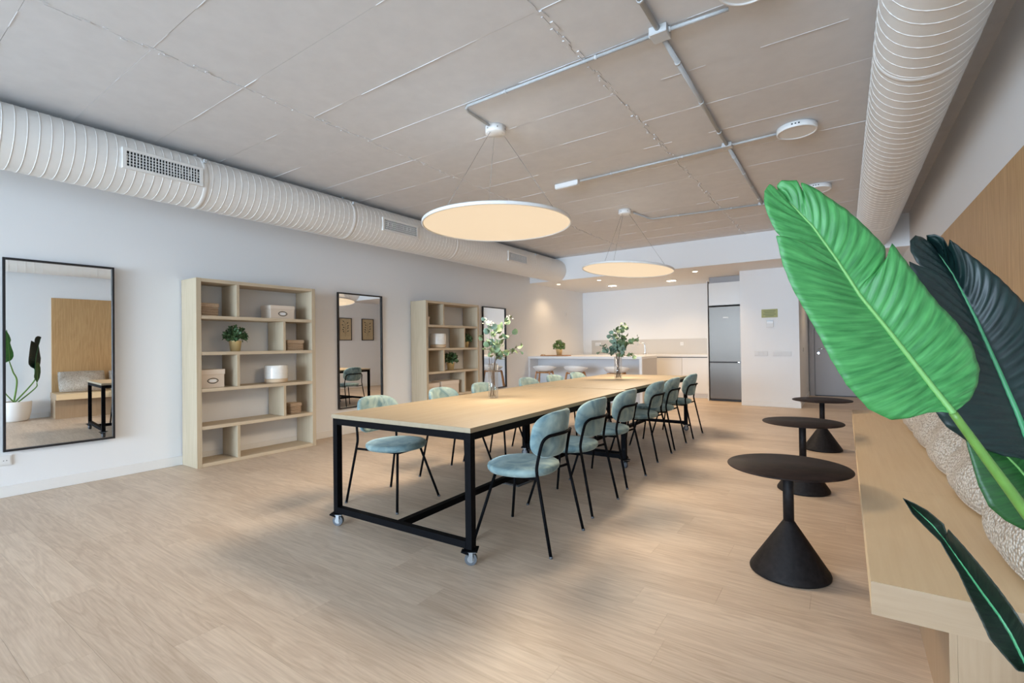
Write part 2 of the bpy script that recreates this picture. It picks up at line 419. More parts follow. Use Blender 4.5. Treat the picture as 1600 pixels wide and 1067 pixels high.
# street front behind the camera with its large glazed opening
wf = MB(); wf.box(0, XR, YF-.2, YF, 2.75, ZC); wf.box(0, .4, YF-.2, YF, 0, 2.75); wf.box(XR-.75, XR, YF-.2, YF, 0, 2.75); wf.box(.4, XR-.75, YF-.2, YF, 0, .15)
struct(wf.build('wall_front', 'wall'), 'white street-side wall with a wide window opening', 'wall')
def bb(name, x0, x1, y0, y1, label):
    struct(MB().box(x0, x1, y0, y1, .0005, .095).build(name, 'trim', bevel=.003), label, 'baseboard')
bb('baseboard_left', .0, .014, YF+.02, 8.9, 'white baseboard along the mirror wall')
bb('baseboard_right', XR-.014, XR, YF+.02, 1.87, 'white baseboard beside the potted plant')
bb('baseboard_corridor', XR-.014, XR, 6.5, 12.74, 'white baseboard along the right wall past the bench')
bb('baseboard_kitchen', COLX0, COLX1+.014, COLY-.014, COLY, 'white baseboard under the switch plates')
bb('baseboard_side', COLX1, COLX1+.014, COLY+.001, 12.74, 'white baseboard into the entrance corridor')
dr = MB().box(5.20, 6.10, 12.70, 12.745, .02, 2.08).build('door_1', 'door', bevel=.004); struct(dr, 'grey entrance door at the end of the corridor', 'door')
MB().box(5.10, 5.19, 12.69, 12.745, 0, 2.16).build('door_jamb', 'door', dr); MB().box(6.11, 6.20, 12.69, 12.745, 0, 2.16).build('door_jamb', 'door', dr)
MB().box(5.19, 6.11, 12.69, 12.745, 2.085, 2.16).build('door_head', 'door', dr)
MB().tube([(5.27, 12.70, 1.05), (5.27, 12.65, 1.05), (5.39, 12.65, 1.05)], .011, 8).build('door_handle', 'chrome', dr)
MB().tube([(5.27, 12.702, .95), (5.27, 12.69, .95)], .022, 16).build('lock_cylinder', 'chrome', dr)
MB().box(5.19, 6.11, 12.69, 12.745, 0.0005, .018).build('threshold', 'blackframe', dr)

# ------------------------------------------------------------------ ducts
def duct(name, xc, zc, r, y0, y1, pitch, label, cl):
    t = thing(name, label, 'duct', (xc, y0, zc))
    L = y1-y0
    prof = MB(); n = 48
    prof.grid(lambda i, j: (r*math.cos(2*PI*i/n), L*j/1, r*math.sin(2*PI*i/n)), n, 2, True)
    prof.build('duct_body', 'duct', t, fix=True)
    # raised spiral lock seam
    turns = L/pitch; nt_ = int(turns*28); sm = MB(); hw, hh = .0042, .0027
    vs = []
    for k in range(nt_+1):
        a = 2*PI*turns*k/nt_; yk = L*k/nt_; c, s_ = math.cos(a), math.sin(a)
        for dy, rr in ((-hw, r-.001), (-hw*.5, r+hh), (hw*.5, r+hh), (hw, r-.001)):
            vs.append((rr*c, min(max(yk+dy, 0), L), rr*s_))
    fs = [(k*4+j, k*4+j+1, (k+1)*4+j+1, (k+1)*4+j) for k in range(nt_) for j in range(3)]
    sm.add(vs, fs, True); sm.build('spiral_seam', 'duct', t, fix=False)
    for yk in cl:
        cb = MB(); cb.grid(lambda i, j: ((r+(.0, .003, .003, .0)[j])*math.cos(2*PI*i/n), yk-y0+(-.022, -.018, .018, .022)[j], (r+(.0, .003, .003, .0)[j])*math.sin(2*PI*i/n)), n, 4, True)
        cb.build('joint_collar', 'duct', t)
        hb = MB(); hb.box(-.012, .012, yk-y0-.012, yk-y0+.012, r-.002, ZC-.003-zc); hb.build('hanger', 'grey_pvc', t)
        st = MB(); st.box(r*.80, r*.80+.03, yk-y0-.01, yk-y0+.01, r*.62, r*.62+.03); st.build('clip', 'grey_pvc', t)
    return t
dl = duct('spiral_duct', .676, 2.79, .24, YF+.01, SOFY-.002, .0655, 'white spiral air duct with grilles along the mirror wall', [2.07, 3.72, 5.6, 7.9])
drr = duct('spiral_duct', 6.127, 2.808, .221, YF+.01, SOFY-.002, .105, 'white spiral air duct along the oak-panelled wall', [.2, 3.35, 5.6, 7.6])
def grille(y0, y1):
    """supply grille let into the room side of the left duct: frame with blades and a dark neck behind"""
    L = (y1-y0)/2; H = .062; f = MB()
    f.box(-.012, .014, -L-.028, L+.028, H, H+.022); f.box(-.012, .014, -L-.028, L+.028, -H-.022, -H)
    f.box(-.012, .014, -L-.028, -L, -H, H); f.box(-.012, .014, L, L+.028, -H, H)
    t = f.build('air_grille', 'duct', dl); t.location = (.236, (y0+y1)/2-(YF+.01), -.006); t['label'] = 'rectangular air grille with dark gaps'
    MB().box(-.02, .004, -L, L, -H, H).build('grille_neck', 'dark', t)
    n = 24
    for k in range(1, n):
        yk = -L+2*L*k/n; MB().box(.003, .012, yk-.0035, yk+.0035, -H, H).build('blade', 'grille', t)
    for k in range(1, 5):
        zk = -H+2*H*k/5; MB().box(.001, .006, -L, L, zk-.003, zk+.003).build('cross_blade', 'grille', t)
grille(1.464, 2.008); grille(4.161, 4.722); grille(6.954, 7.513)


# ------------------------------------------------------------------ ceiling conduits and lights
zc = ZC-.022
def conduit(pts, label, r=.011, n_clip=.55, twin=False):
    t = thing('cable_conduit', label, 'conduit', (0, 0, 0))
    MB().tube(pts, r, 8).build('pipe', 'grey_pvc', t)
    for a, b in zip(pts[:-1], pts[1:]):
        a, b = Vector(a), Vector(b); L = (b-a).length; k = int(L/n_clip)
        for i in range(k):
            p = a.lerp(b, (i+.5)/k); d = (b-a).normalized(); q = p-d*.009; e = p+d*.009
            MB().tube([q, e], r+.004, 8).build('clip', 'box_pvc', t)
    return t
conduit([(4.877, -9.8, zc), (4.877, 2.80, zc)], 'grey ceiling conduit coming from behind the camera to the largest junction box', .016)
conduit([(4.877, 2.90, zc), (4.877, 4.81, zc)], 'grey ceiling conduit between the largest and the middle junction box', .016)
conduit([(4.877, 4.90, zc), (4.877, 7.14, zc)], 'grey ceiling conduit between the middle and the far junction box', .016)
conduit([(4.82, 2.85, zc), (3.40, 2.85, zc), (3.365, 2.875, zc), (3.345, 2.92, zc), (3.335, 3.20, zc)], 'grey conduit bending to the front pendant canopy')
conduit([(4.93, 2.85, zc), (5.25, 2.87, zc)], 'short grey conduit towards the ceiling disc at the top edge')
conduit([(4.84, 4.855, zc), (3.33, 4.90, zc)], 'grey conduit running to the white emergency light')
conduit([(4.915, 4.855, zc), (5.30, 4.84, zc)], 'short grey conduit from middle junction box to a ceiling disc')
conduit([(4.845, 7.175, zc), (3.47, 7.03, zc), (3.42, 6.99, zc), (3.34, 6.53, zc)], 'grey conduit bending to the far pendant canopy')
def jbox(x, y, s, label):
    t = thing('junction_box', label, 'junction box', (x, y, ZC-.002))
    MB().box(-s, s, -s, s, -s*.85, 0).build('box_body', 'box_pvc', t, bevel=.004)
    MB().box(-s*.97, s*.97, -s*.97, s*.97, -s*.95, -s*.855).build('lid', 'box_pvc', t, bevel=.003)
    for dx, dy in ((1, 0), (-1, 0), (0, 1), (0, -1)):
        MB().tube([(dx*s*.98, dy*s*.98, -.018), (dx*s*1.25, dy*s*1.25, -.018)], s*.28, 10).build('gland', 'box_pvc', t)
jbox(4.877, 2.85, .052, 'large grey junction box at the top of the ceiling')
jbox(4.877, 4.855, .042, 'grey junction box midway, beside the round ceiling disc')
jbox(4.877, 7.175, .042, 'far grey junction box beside the big leaf tip')
t = thing('emergency_light', 'slim white emergency light at the end of a conduit', 'ceiling light', (3.17, 4.91, ZC-.002), math.radians(-2))
MB().box(-.16, .14, -.03, .03, -.05, 0).build('housing', 'lampwhite', t, bevel=.006)
MB().box(-.15, .13, -.026, .026, -.058, -.0505).build('lens', 'grille', t, bevel=.003)
def disc_light(x, y, r, label):
    t = thing('ceiling_disc_light', label, 'ceiling light', (x, y, ZC-.002), 0, 'round surface ceiling lights')
    MB().lathe([(r*.90, 0), (r, -.004), (r, -.045), (r*.985, -.05), (r*.9, -.05), (r*.895, -.044)], 40).build('rim', 'lampwhite', t)
    MB().lathe([(r*.893, -.043), (0, -.043)], 40).build('diffuser', 'opal', t)
    for k in range(3): MB().box(-.03+k*.025, -.018+k*.025, -r-.0015, -r+.004, -.03, -.02).build('vent_slot', 'dark', t)
disc_light(5.437, 4.839, .155, 'round white ceiling disc light right of the middle junction box')
disc_light(5.38, 2.70, .155, 'round ceiling disc light cut by the top edge')
disc_light(5.50, 6.83, .155, 'round ceiling disc light mostly hidden by the big leaf')

def pendant(cx, cy, dx, dy, dz, r, tilt, label):
    t = thing('pendant_lamp', label, 'pendant lamp', (cx, cy, ZC-.002))
    MB().lathe([(0, 0), (.085, 0), (.085, -.052), (.08, -.058), (0, -.058)], 32).build('canopy', 'lampwhite', t)
    for k in range(6):
        a = 2*PI*k/6+.3; MB().tube([(.082*math.cos(a), .082*math.sin(a), -.03), (.089*math.cos(a), .089*math.sin(a), -.03)], .006, 8).build('screw', 'cable', t)
    c = Vector((dx-cx, dy-cy, dz-ZC)); rot = Matrix.Rotation(tilt, 3, (R.cross(Vector((0, 0, 1)))).normalized())
    rim = MB()
    rim.lathe([(r-.012, .0), (r-.012, .008), (r, .010), (r+.003, .004), (r+.003, -.012), (r-.001, -.016), (r-.009, -.016), (r-.011, -.008)], 96)
    rim.v = [tuple(c+rot@Vector(v)) for v in rim.v]; rim.build('shade_rim', 'lampwhite', t)
    top = MB(); top.lathe([(0, .009), (r-.010, .009), (r-.010, .002), (0, .002)], 96); top.v = [tuple(c+rot@Vector(v)) for v in top.v]; top.build('top_cover', 'lampwhite', t)
    df = MB(); df.lathe([(r-.0105, -.009), (r*.5, -.006), (0, -.005)], 96); df.v = [tuple(c+rot@Vector(v)) for v in df.v]; df.build('diffuser', 'diff', t)
    for k in range(3):
        a = 2*PI*k/3+2.4
        p = Vector((.055*math.cos(a), .055*math.sin(a), -.05)); q = c+rot@Vector((r*.86*math.cos(a), r*.86*math.sin(a), .012))
        MB().tube([p, q], .0018, 6).build('suspension_cable', 'cable', t)
    l = lampat('pendant_glow', 'SPOT', c+Vector((0, 0, -.04)), 240, (1.0, .80, .58), .42, t, None, math.radians(172))
    return t
pendant(3.33, 3.30, 3.37, 3.25, 2.225, .618, 0.0, 'large round pendant lamp over the near table')
pendant(3.266, 6.396, 3.37, 6.20, 2.205, .60, math.radians(-4.5), 'smaller-looking tilted round pendant lamp over the far table')
def downlight(x, y, r, label, power):
    t = thing('downlight', label, 'downlight', (x, y, SOFZ), 0, 'downlights in the kitchen soffit')
    MB().lathe([(r+.014, 0), (r+.014, -.005), (r, -.008), (r, -.002)], 24).build('trim_ring', 'lampwhite', t)
    MB().lathe([(r-.001, -.004), (0, -.004)], 24).build('lens', 'down', t)
    lampat('downlight_beam', 'SPOT', (0, 0, -.03), power*1.15, (1.0, .72, .44), .05, t, (0, 0, 0), math.radians(125))
for x, y, r, p, lb in ((.432, 9.61, .045, 12, 'small downlight nearest the left wall'), (1.442, 9.56, .045, 26, 'small downlight in front, left of the far pendant rim'), (2.417, 9.58, .045, 26, 'small downlight just under the far pendant rim'),
        (3.405, 9.63, .05, 30, 'small downlight in front, nearest the fridge'), (1.266, 10.70, .10, 30, 'wide downlight deeper in the kitchen, left'), (2.641, 10.70, .10, 30, 'wide downlight deeper in the kitchen, right')):
    downlight(x, y, r, lb, p)

downlight(5.75, 11.4, .05, 'unseen downlight added to brighten the entrance corridor', 14)  # added lamp out of view, lifts the dark corridor

# ------------------------------------------------------------------ mirrors
def mirror(y0, y1, z0, z1, rz, label):
    w_, h = (y1-y0)/2, z1-z0; t = thing('wall_mirror', label, 'mirror', (.004+abs(math.sin(rz))*w_, (y0+y1)/2, z0), rz)
    f = .017; d = .032
    for a in ((-w_, -w_+f, 0, h), (w_-f, w_, 0, h)): MB().box(0, d, a[0], a[1], a[2], a[3]).build('frame_stile', 'blackframe', t, bevel=.0015)
    for a in ((-w_+f, w_-f, 0, f), (-w_+f, w_-f, h-f, h)): MB().box(0, d, a[0], a[1], a[2], a[3]).build('frame_rail', 'blackframe', t, bevel=.0015)
    MB().box(.002, .012, -w_+f, w_-f, f, h-f).build('mirror_glass', 'mirror', t)
mirror(.892, 1.624, .378, 1.991, math.radians(-2.75), 'large black-framed mirror at the left edge, reflecting the bench')
mirror(4.095, 4.866, .36, 1.971, 0, 'black-framed mirror between the two bookcases')
mirror(7.32, 8.09, .36, 1.971, 0, 'black-framed mirror beyond the far bookcase, behind the vase')

# ------------------------------------------------------------------ bookcases
BW, BD, BH = 1.333, .34, 1.936
SHZ = [.022, .40, .786, 1.163, 1.537, BH-.018]; TH = .036
def bookcase(y0, label):
    t = thing('bookcase', label, 'bookcase', (.016, y0, 0))
    for a in (0, BW-.048): MB().box(0, BD, a, a+.048, .0005, BH).build('side_panel', 'shelfwood', t, bevel=.002)
    for i, z in enumerate(SHZ):
        nm = 'top_board' if i == 5 else 'bottom_board' if i == 0 else 'shelf'
        MB().box(.004, BD-.002, .0485, BW-.0485, z-TH/2+(0 if i else -.002), z+TH/2-.001).build(nm, 'shelfwood_h', t, bevel=.002)
    for i in range(5):
        yd = (.412 if i % 2 == 0 else .935)
        MB().box(.004, BD-.004, yd-.016, yd+.016, SHZ[i]+TH/2, SHZ[i+1]-TH/2-.0005).build('divider', 'shelfwood', t, bevel=.002)
    return t
bookcase(2.202, 'pale wooden open bookcase next to the large left mirror')
bookcase(5.455, 'pale wooden open bookcase farther along, half behind the table')
def shelf_z(row): return SHZ[5-row]+TH/2      # row 1 = top compartment
def gift_box(y0, y1, x0, x1, z, h, label, eye=True):
    t = thing('storage_box', label, 'box', ((x0+x1)/2, (y0+y1)/2, z)); a, b = (x1-x0)/2, (y1-y0)/2
    MB().box(-a+.005, a-.005, -b+.005, b-.005, 0, h*.8).build('box_body', 'kraft', t, bevel=.003)
    MB().box(-a, a, -b, b, h*.72, h).build('lid', 'kraft2', t, bevel=.003)
    if eye:
        k = MB(); n = 20; pts = []
        for i in range(n):
            an = 2*PI*i/n; pts.append((a-.003, .052*math.cos(an), h*.38+.026*math.copysign(abs(math.sin(an))**1.3, math.sin(an))))
        k.tube(pts+[pts[0]], .004, 6, cap=False); k.build('label_holder', 'ink', t)
        MB().box(a-.0052, a-.0035, -.032, .032, h*.38-.014, h*.38+.014).build('label_card', 'lampwhite', t)
def wicker_box(y0, y1, x0, x1, z, h, label):
    t = thing('wicker_basket', label, 'basket', ((x0+x1)/2, (y0+y1)/2, z)); a, b = (x1-x0)/2, (y1-y0)/2
    MB().box(-a+.008, a-.008, -b+.008, b-.008, 0, h*.68).build('basket_body', 'wicker', t, bevel=.01)
    MB().box(-a, a, -b, b, h*.66, h).build('lid', 'wicker', t, bevel=.012)
    for k in range(3): MB().tube([(a-.006, -b+.01, h*(.15+.2*k)), (a-.006, b-.01, h*(.15+.2*k))], .006, 6).build('weave_band', 'wicker', t)
def tuft(mb, c, rad, n, size, rng):
    for i in range(n):
        th = rng.uniform(0, 2*PI); ph = math.acos(rng.uniform(-.35, 1)); d = Vector((math.sin(ph)*math.cos(th), math.sin(ph)*math.sin(th), math.cos(ph)))
        p = Vector(c)+d*rad*rng.uniform(.45, 1.0); a = d.orthogonal().normalized(); a = Matrix.Rotation(rng.uniform(0, 2*PI), 3, d)@a
        e = (d*.7+a*.7).normalized(); s_ = e.cross(d).normalized(); q = p+e*size; n_ = s_.cross(e)
        mb.add([p, p+e*size*.5+s_*size*.34+n_*size*.08, q, p+e*size*.5-s_*size*.34+n_*size*.08], [(0, 1, 2), (0, 2, 3)], False)
def gold_plant(x, y, z, s, label, pot='gold', leaf='leaf_small', seed=1):
    t = thing('potted_plant', label, 'plant', (x, y, z)); s_ = s
    MB().lathe([(.052*s_, 0), (.068*s_, .12*s_), (.071*s_, .125*s_), (.066*s_, .125*s_), (.06*s_, .11*s_), (0, .11*s_)], 28).build('pot', pot, t)
    MB().lathe([(.0598*s_, .112*s_), (0, .116*s_)], 20).build('soil', 'soil', t)
    rng = random.Random(seed); mb = MB(); tuft(mb, (0, 0, .175*s_), .115*s_, 260, .05*s_, rng)
    f = mb.build('foliage', leaf, t, fix=False); f['kind'] = 'stuff'
    st = MB()
    for k in range(7):
        a = 2*PI*k/7; st.tube([(.02*s_*math.cos(a), .02*s_*math.sin(a), .11*s_), (.06*s_*math.cos(a), .06*s_*math.sin(a), .21*s_)], .003*s_, 5)
    st.build('stems', 'leaf_small', t)
def ceramic(x, y, z, r, h, label):
    t = thing('ceramic_pot', label, 'pot', (x, y, z))
    MB().lathe([(r*.86, 0), (r*.96, .01), (r*.985, h*.24)], 40).build('clay_base', 'clay', t)
    pr = [(r*.985, h*.24)]
    for k in range(6): pr += [(r*1.0, h*(.28+.1*k)), (r*.985, h*(.33+.1*k))]
    pr += [(r*.97, h*.96), (r*.95, h), (r*.9, h*.98), (r*.88, h*.35), (0, h*.33)]
    MB().lathe(pr, 40).build('glazed_wall', 'glaze', t)
wicker_box(2.262, 2.45, .08, .30, shelf_z(1), .135, 'woven basket in the top left compartment of the near bookcase')
gift_box(3.0, 3.30, .08, .30, shelf_z(1), .155, 'blush lidded box on the top shelf of the near bookcase')
gold_plant(.20, 2.655, shelf_z(2), .92, 'small leafy plant in a brass pot on the near bookcase', seed=3)
wicker_box(3.19, 3.41, .12, .32, shelf_z(2), .125, 'woven basket in the right compartment, second row of near bookcase')
gift_box(2.262, 2.50, .08, .30, shelf_z(3), .19, 'blush lidded box in the left compartment under the brass potted plant')
ceramic(.215, 3.11, shelf_z(3), .128, .205, 'white glazed ceramic pot with clay foot on the near bookcase')
wicker_box(3.235, 3.385, .14, .30, shelf_z(4), .13, 'smallest woven lidded basket, low right on the near bookcase')
gift_box(5.53, 5.60, .10, .30, shelf_z(1), .13, 'narrow blush box at the top left of the far bookcase', eye=False)
ceramic(.215, 5.87, shelf_z(2), .135, .235, 'white glazed ceramic pot on the far bookcase')
gold_plant(.20, 6.60, shelf_z(2), .85, 'dark leafy brass-potted plant in the small compartment of far bookcase', seed=5)
gold_plant(.20, 6.19, shelf_z(3), 1.0, 'leafy plant in a brass pot in the middle of far bookcase', seed=6)
gift_box(5.53, 5.80, .08, .31, shelf_z(4), .20, 'blush box behind the chairs, left on the far bookcase', eye=False)
gift_box(5.84, 6.28, .08, .31, shelf_z(4), .215, 'wide blush box behind the chairs, right of another on far bookcase', eye=False)

# ------------------------------------------------------------------ tables
def caster(t, x, y, ang, zt):
    ca = MB(); ca.box(-.04, .04, -.04, .04, zt-.006, zt-.0005)
    R3 = Matrix.Rotation(ang, 3, 'Z')
    def put(mb): mb.v = [tuple(R3@Vector(v)+Vector((x, y, 0))) for v in mb.v]; return mb
    c = put(ca).build('caster', 'black', t)
    put(MB().tube([(0, -.013, .034), (0, .013, .034)], .034, 20)).build('wheel', 'rubber', c)
    put(MB().tube([(0, -.0145, .034), (0, .0145, .034)], .019, 16)).build('hub', 'zinc', c)
    fk = MB(); fk.box(-.009, .012, -.021, -.018, .026, zt-.006); fk.box(-.009, .012, .018, .021, .026, zt-.006); fk.box(-.014, .03, -.022, .022, zt-.016, zt-.006)
    put(fk).build('fork', 'zinc', c)
    bk = MB(); bk.box(-.055, .005, -.019, .019, .062, .070, Matrix.Rotation(.35, 3, 'Y')); put(bk).build('brake_lever', 'black', c)
def table(loc, rz, Lx, Ly, label):
    """origin at the near right corner of the top, top running to -x and +y"""
    t = thing('dining_table', label, 'table', loc, rz); H = .755; T = .028; B = .042; zb = .088
    MB().box(-Lx, 0, 0, Ly, H-T, H).build('tabletop', 'tabletop', t, bevel=.002)
    i = .006; x0, x1, y0, y1 = -Lx+i, -i, i, Ly-i
    for x in (x0+B/2, x1-B/2):
        for y in (y0+B/2, y1-B/2):
            MB().box(x-B/2, x+B/2, y-B/2, y+B/2, zb, H-T-.0005).build('leg', 'black', t, bevel=.002)
            caster(t, x, y, random.Random(x*7+y).choice((2.6, .5, 3.6, 2.2)), zb)
    for x in (x0+B/2, x1-B/2): MB().box(x-B/2, x+B/2, y0+B, y1-B, H-T-B, H-T-.001).build('side_rail', 'black', t)
    for y in (y0+B/2, y1-B/2):
        MB().box(x0+B, x1-B, y-B/2, y+B/2, H-T-B, H-T-.001).build('end_rail', 'black', t)
        MB().box(x0+B, x1-B, y-B/2, y+B/2, zb+.002, zb+B).build('foot_rail', 'black', t)
    xm = -Lx/2
    MB().box(xm-B/2, xm+B/2, y0+B, y1-B, zb+.002, zb+B).build('stretcher', 'black', t)
    return t
table((4.065, 2.030, 0), math.radians(1.6), 1.19, 2.48, 'oak-topped black steel table on casters, nearest the camera')
table((3.955, 4.545, 0), 0, 1.19, 2.33, 'oak-topped black steel table farther away, towards the kitchen')
t = thing('floor_box', 'dark metal power plate on the floor under the near table', 'floor box', (3.33, 3.53, .0005), math.radians(-3))
MB().box(-.125, .125, -.12, .12, 0, .006).build('plate', 'rubber', t, bevel=.002); MB().box(-.095, .095, -.09, .09, .0062, .009).build('flap', 'black', t, bevel=.001)

# ------------------------------------------------------------------ chairs  (local: front = +y)
def chair_proto():
    t = thing('dining_chair', 'x', 'chair')
    # seat: round squab
    sm = MB(); n = 40
    def ell(a, k): 
        x = math.copysign(abs(math.cos(a))**.9, math.cos(a))*.232; y = math.copysign(abs(math.sin(a))**.9, math.sin(a))*.222
        return x*k, y*k
    prof = [(0.0, .412), (.80, .412), (.93, .418), (.985, .432), (1.0, .446), (.985, .458), (.93, .466), (.75, .471), (.4, .473), (0, .473)]
    sm.grid(lambda i, j: (ell(2*PI*i/n, prof[j][0])[0], .035+ell(2*PI*i/n, prof[j][0])[1], prof[j][1]), n, len(prof), True)
    sm.build('seat', 'velvet', t)
    # curved oval back pad
    bk = MB(); nu, nr = 40, 7; rad = .30; W, Hh, zc_ = .238, .142, .668
    def surf(px, pz, off):
        a = px/rad; rr = rad-off
        lean = (pz)*.16
        return Vector((rr*math.sin(a), -.210+rad-rr*math.cos(a)-.012-lean-.0, zc_+pz))
    def outl(a):
        c, s_ = math.cos(a), math.sin(a); e = .68
        return math.copysign(abs(c)**e, c)*W, math.copysign(abs(s_)**e, s_)*Hh
    rings = [(0, .024), (.55, .024), (.85, .022), (.96, .015), (1.0, 0), (.96, -.015), (.85, -.022), (.55, -.024), (0, -.024)]
    bk.grid(lambda i, j: tuple(surf(outl(2*PI*i/nu)[0]*rings[j][0], outl(2*PI*i/nu)[1]*rings[j][0], rings[j][1])), nu, len(rings), True)
    bk.build('backrest', 'velvet', t)
    r = .0095
    # rear frame: foot - kink - bend - across the back of the pad - mirrored
    half = [(.238, -.268, .0), (.212, -.172, .455), (.207, -.170, .50), (.198, -.190, .60), (.188, -.204, .645), (.155, -.222, .668), (.11, -.2395, .672)]
    pts = half+[(0, -.258, .673)]+[(-x, y, z) for x, y, z in reversed(half)]
    sp = []
    for i, p in enumerate(pts): sp.append(p)
    MB().tube([half[0], half[1]], r, 10).build('rear_leg', 'black', t)
    MB().tube([(-half[0][0], half[0][1], 0), (-half[1][0], half[1][1], half[1][2])], r, 10).build('rear_leg', 'black', t)
    MB().tube(spline(pts[1:-1], 4), r, 10).build('back_frame', 'black', t)
    for s in (-1, 1):
        MB().tube([(s*.235, .262, 0), (s*.125, .165, .412)], r, 10).build('front_leg', 'black', t)
        MB().tube([(s*.214, -.178, .425), (s*.15, -.12, .408), (s*.125, .165, .406)], r*.9, 8).build('seat_rail', 'black', t)
        for y, x in ((-.268, .238), (.262, .235)): MB().lathe([(.0105, .0), (.0108, .012), (.0, .012)], 10, (s*x, y, 0)).build('foot_cap', 'rubber', t)
    MB().tube([(-.125, .165, .404), (.125, .165, .404)], r*.9, 8).build('cross_rail', 'black', t)
    return t
proto = chair_proto(); first = True
side = {'r': 'on the bench side', 'l': 'on the mirror wall side'}
order = ['nearest the camera', 'second from the camera', 'third from the camera', 'fourth from the camera', 'fifth from the camera', 'last before the kitchen']
RCH = [(4.085, 2.577, 94), (4.02, 3.300, 91), (3.975, 4.065, 91), (3.905, 5.090, 90), (3.890, 5.740, 90), (3.90, 6.510, 90)]
LCH = [(2.80, 2.605, -86), (2.74, 3.45, -86), (2.72, 4.10, -88), (2.73, 4.98, -90), (2.74, 5.62, -90), (2.74, 6.28, -90)]
for sd, lst in (('r', RCH), ('l', LCH)):
    for i, (x, y, a) in enumerate(lst):
        lb = 'teal velvet chair %s of the tables, %s' % (side[sd], order[i])
        if first: o = proto; o.location = (x, y, 0); o.rotation_euler = (0, 0, math.radians(a)); o['label'] = lb; o['group'] = 'teal chairs around the tables'; first = False
        else: dup(proto, (x, y, 0), math.radians(a), lb, 'teal chairs around the tables')

# ------------------------------------------------------------------ vases with eucalyptus
def vase(x, y, z, r, h, label):
    t = thing('glass_vase', label, 'vase', (x, y, z))
    MB().lathe([(0, 0), (r*.92, 0), (r, .006), (r, h), (r-.003, h+.001), (r-.003, .016), (r-.008, .012), (0, .012)], 32).build('vase_wall', 'glass', t)
def leafmesh(size, mat):
    mb = MB(); n = 10
    vs = [(0, 0, 0)]+[(size*(.52+.5*-math.cos(2*PI*i/n)), size*.46*math.sin(2*PI*i/n), size*.10*math.cos(4*PI*i/n)) for i in range(n)]
    vs[0] = (size*.5, 0, -size*.05)
    mb.add(vs, [(0, i+1, (i+1) % n+1) for i in range(n)], True); return mb.mesh('leaf', mat, fix=False), mb
RH = Vector((R.x, R.y, 0)).normalized(); FH = Vector((F.x, F.y, 0)).normalized()
def branch(base, tip, nleaf, size, rng, label, group, pale=False, separate=True, bend=.06):
    t = thing('eucalyptus_branch', label, 'branch', base, 0, group); T = Vector(tip)-Vector(base)
    h = Vector((T.x, T.y, 0)); h = h.normalized()*min(h.length, .045)
    ctrl = [Vector((0, 0, 0)), Vector((h.x, h.y, .29)), Vector((T.x*.5, T.y*.5, .29+(T.z-.29)*.62)), T]
    pts = spline(ctrl, 7); MB().tube(pts, .0022, 6, r2=.0012).build('twig', 'stem', t)
    mk = ['euca', 'eucab'][rng.random() < .35]
    me, mb = leafmesh(size, mk); fol = MB()
    for k in range(nleaf):
        f = .50+.50*k/(nleaf-1); i = min(int(f*(len(pts)-1)), len(pts)-1); p = pts[i]
        d = Vector((rng.uniform(-1, 1), rng.uniform(-1, 1), rng.uniform(-.3, .9))).normalized()
        s_ = size*rng.uniform(.7, 1.15)*(1-.35*f+.2)
        q = d.to_track_quat('X', 'Z') @ Matrix.Rotation(rng.uniform(-1.4, 1.4), 3, 'X').to_quaternion()
        if separate:
            o = bpy.data.objects.new('leaf', me); COL.objects.link(o); o.parent = t; o.location = p
            o.rotation_mode = 'QUATERNION'; o.rotation_quaternion = q; sc = s_/size; o.scale = (sc, sc, sc)
        else: fol.add([p+q@(Vector(v)*s_/size) for v in mb.v], mb.f, True)
    if not separate: fol.build('foliage', mk, t, fix=False)['kind'] = 'stuff'
    if pale:
        sd = MB()
        for k in range(9):
            p = pts[-1]+Vector((rng.uniform(-.03, .03), rng.uniform(-.03, .03), rng.uniform(-.03, .02)))
            sd.lathe([(0, -.004), (.008, -.001), (.007, .003), (0, .006)], 6, tuple(p))
        sd.build('bud_cluster', 'seed', t)
V1 = Vector((3.266, 3.308, .755)); V2 = Vector((3.334, 5.908, .755))
vase(V1.x, V1.y, V1.z, .043, .295, 'tall clear glass vase on the near table')
vase(V2.x, V2.y, V2.z, .05, .29, 'clear glass vase on the far table')
rng = random.Random(21)
tips1 = [(-.06, .02, 1.42, 1), (-.015, -.05, 1.39, 1), (.045, .05, 1.36, 1), (.145, .02, 1.44, 1), (.17, -.05, 1.30, 0), (.255, .03, 1.20, 0), (.23, -.03, 1.15, 0), (.12, .06, 1.13, 0), (-.115, .0, 1.29, 0), (.03, -.06, 1.24, 0)]
names1 = ['leftmost bud-tipped eucalyptus sprig in the near vase', 'bud-tipped eucalyptus sprig left of centre in the near vase', 'short bud-tipped eucalyptus sprig in the middle of near vase', 'tallest bud-tipped eucalyptus sprig, right side of near vase', 'round-leaved eucalyptus sprig under the tallest bud sprig', 'eucalyptus sprig reaching farthest right from near vase', 'low eucalyptus sprig stretching right from near vase', 'eucalyptus sprig hanging lowest right of the near vase', 'eucalyptus sprig leaning farthest left from near vase', 'blue-green eucalyptus sprig at the front of near vase']
for (a, b, z, pale), lb in zip(tips1, names1):
    off = -RH*max(-.026, min(.026, a*.16))-FH*max(-.024, min(.024, b*.45))
    branch(V1+Vector((off.x, off.y, .016)), Vector((V1.x, V1.y, 0))+RH*a+FH*b+Vector((0, 0, z)), 8, .062, rng, lb, 'eucalyptus in the near vase', pale)
tips2 = [(-.20, .0, 1.18), (-.22, .04, 1.10), (-.10, .04, 1.34), (-.03, -.04, 1.40), (.05, .03, 1.46), (.10, -.05, 1.44), (.12, .05, 1.30), (.22, .0, 1.24), (.26, -.03, 1.27), (.22, .04, 1.05), (-.08, -.06, 1.16), (.06, -.07, 1.16)]
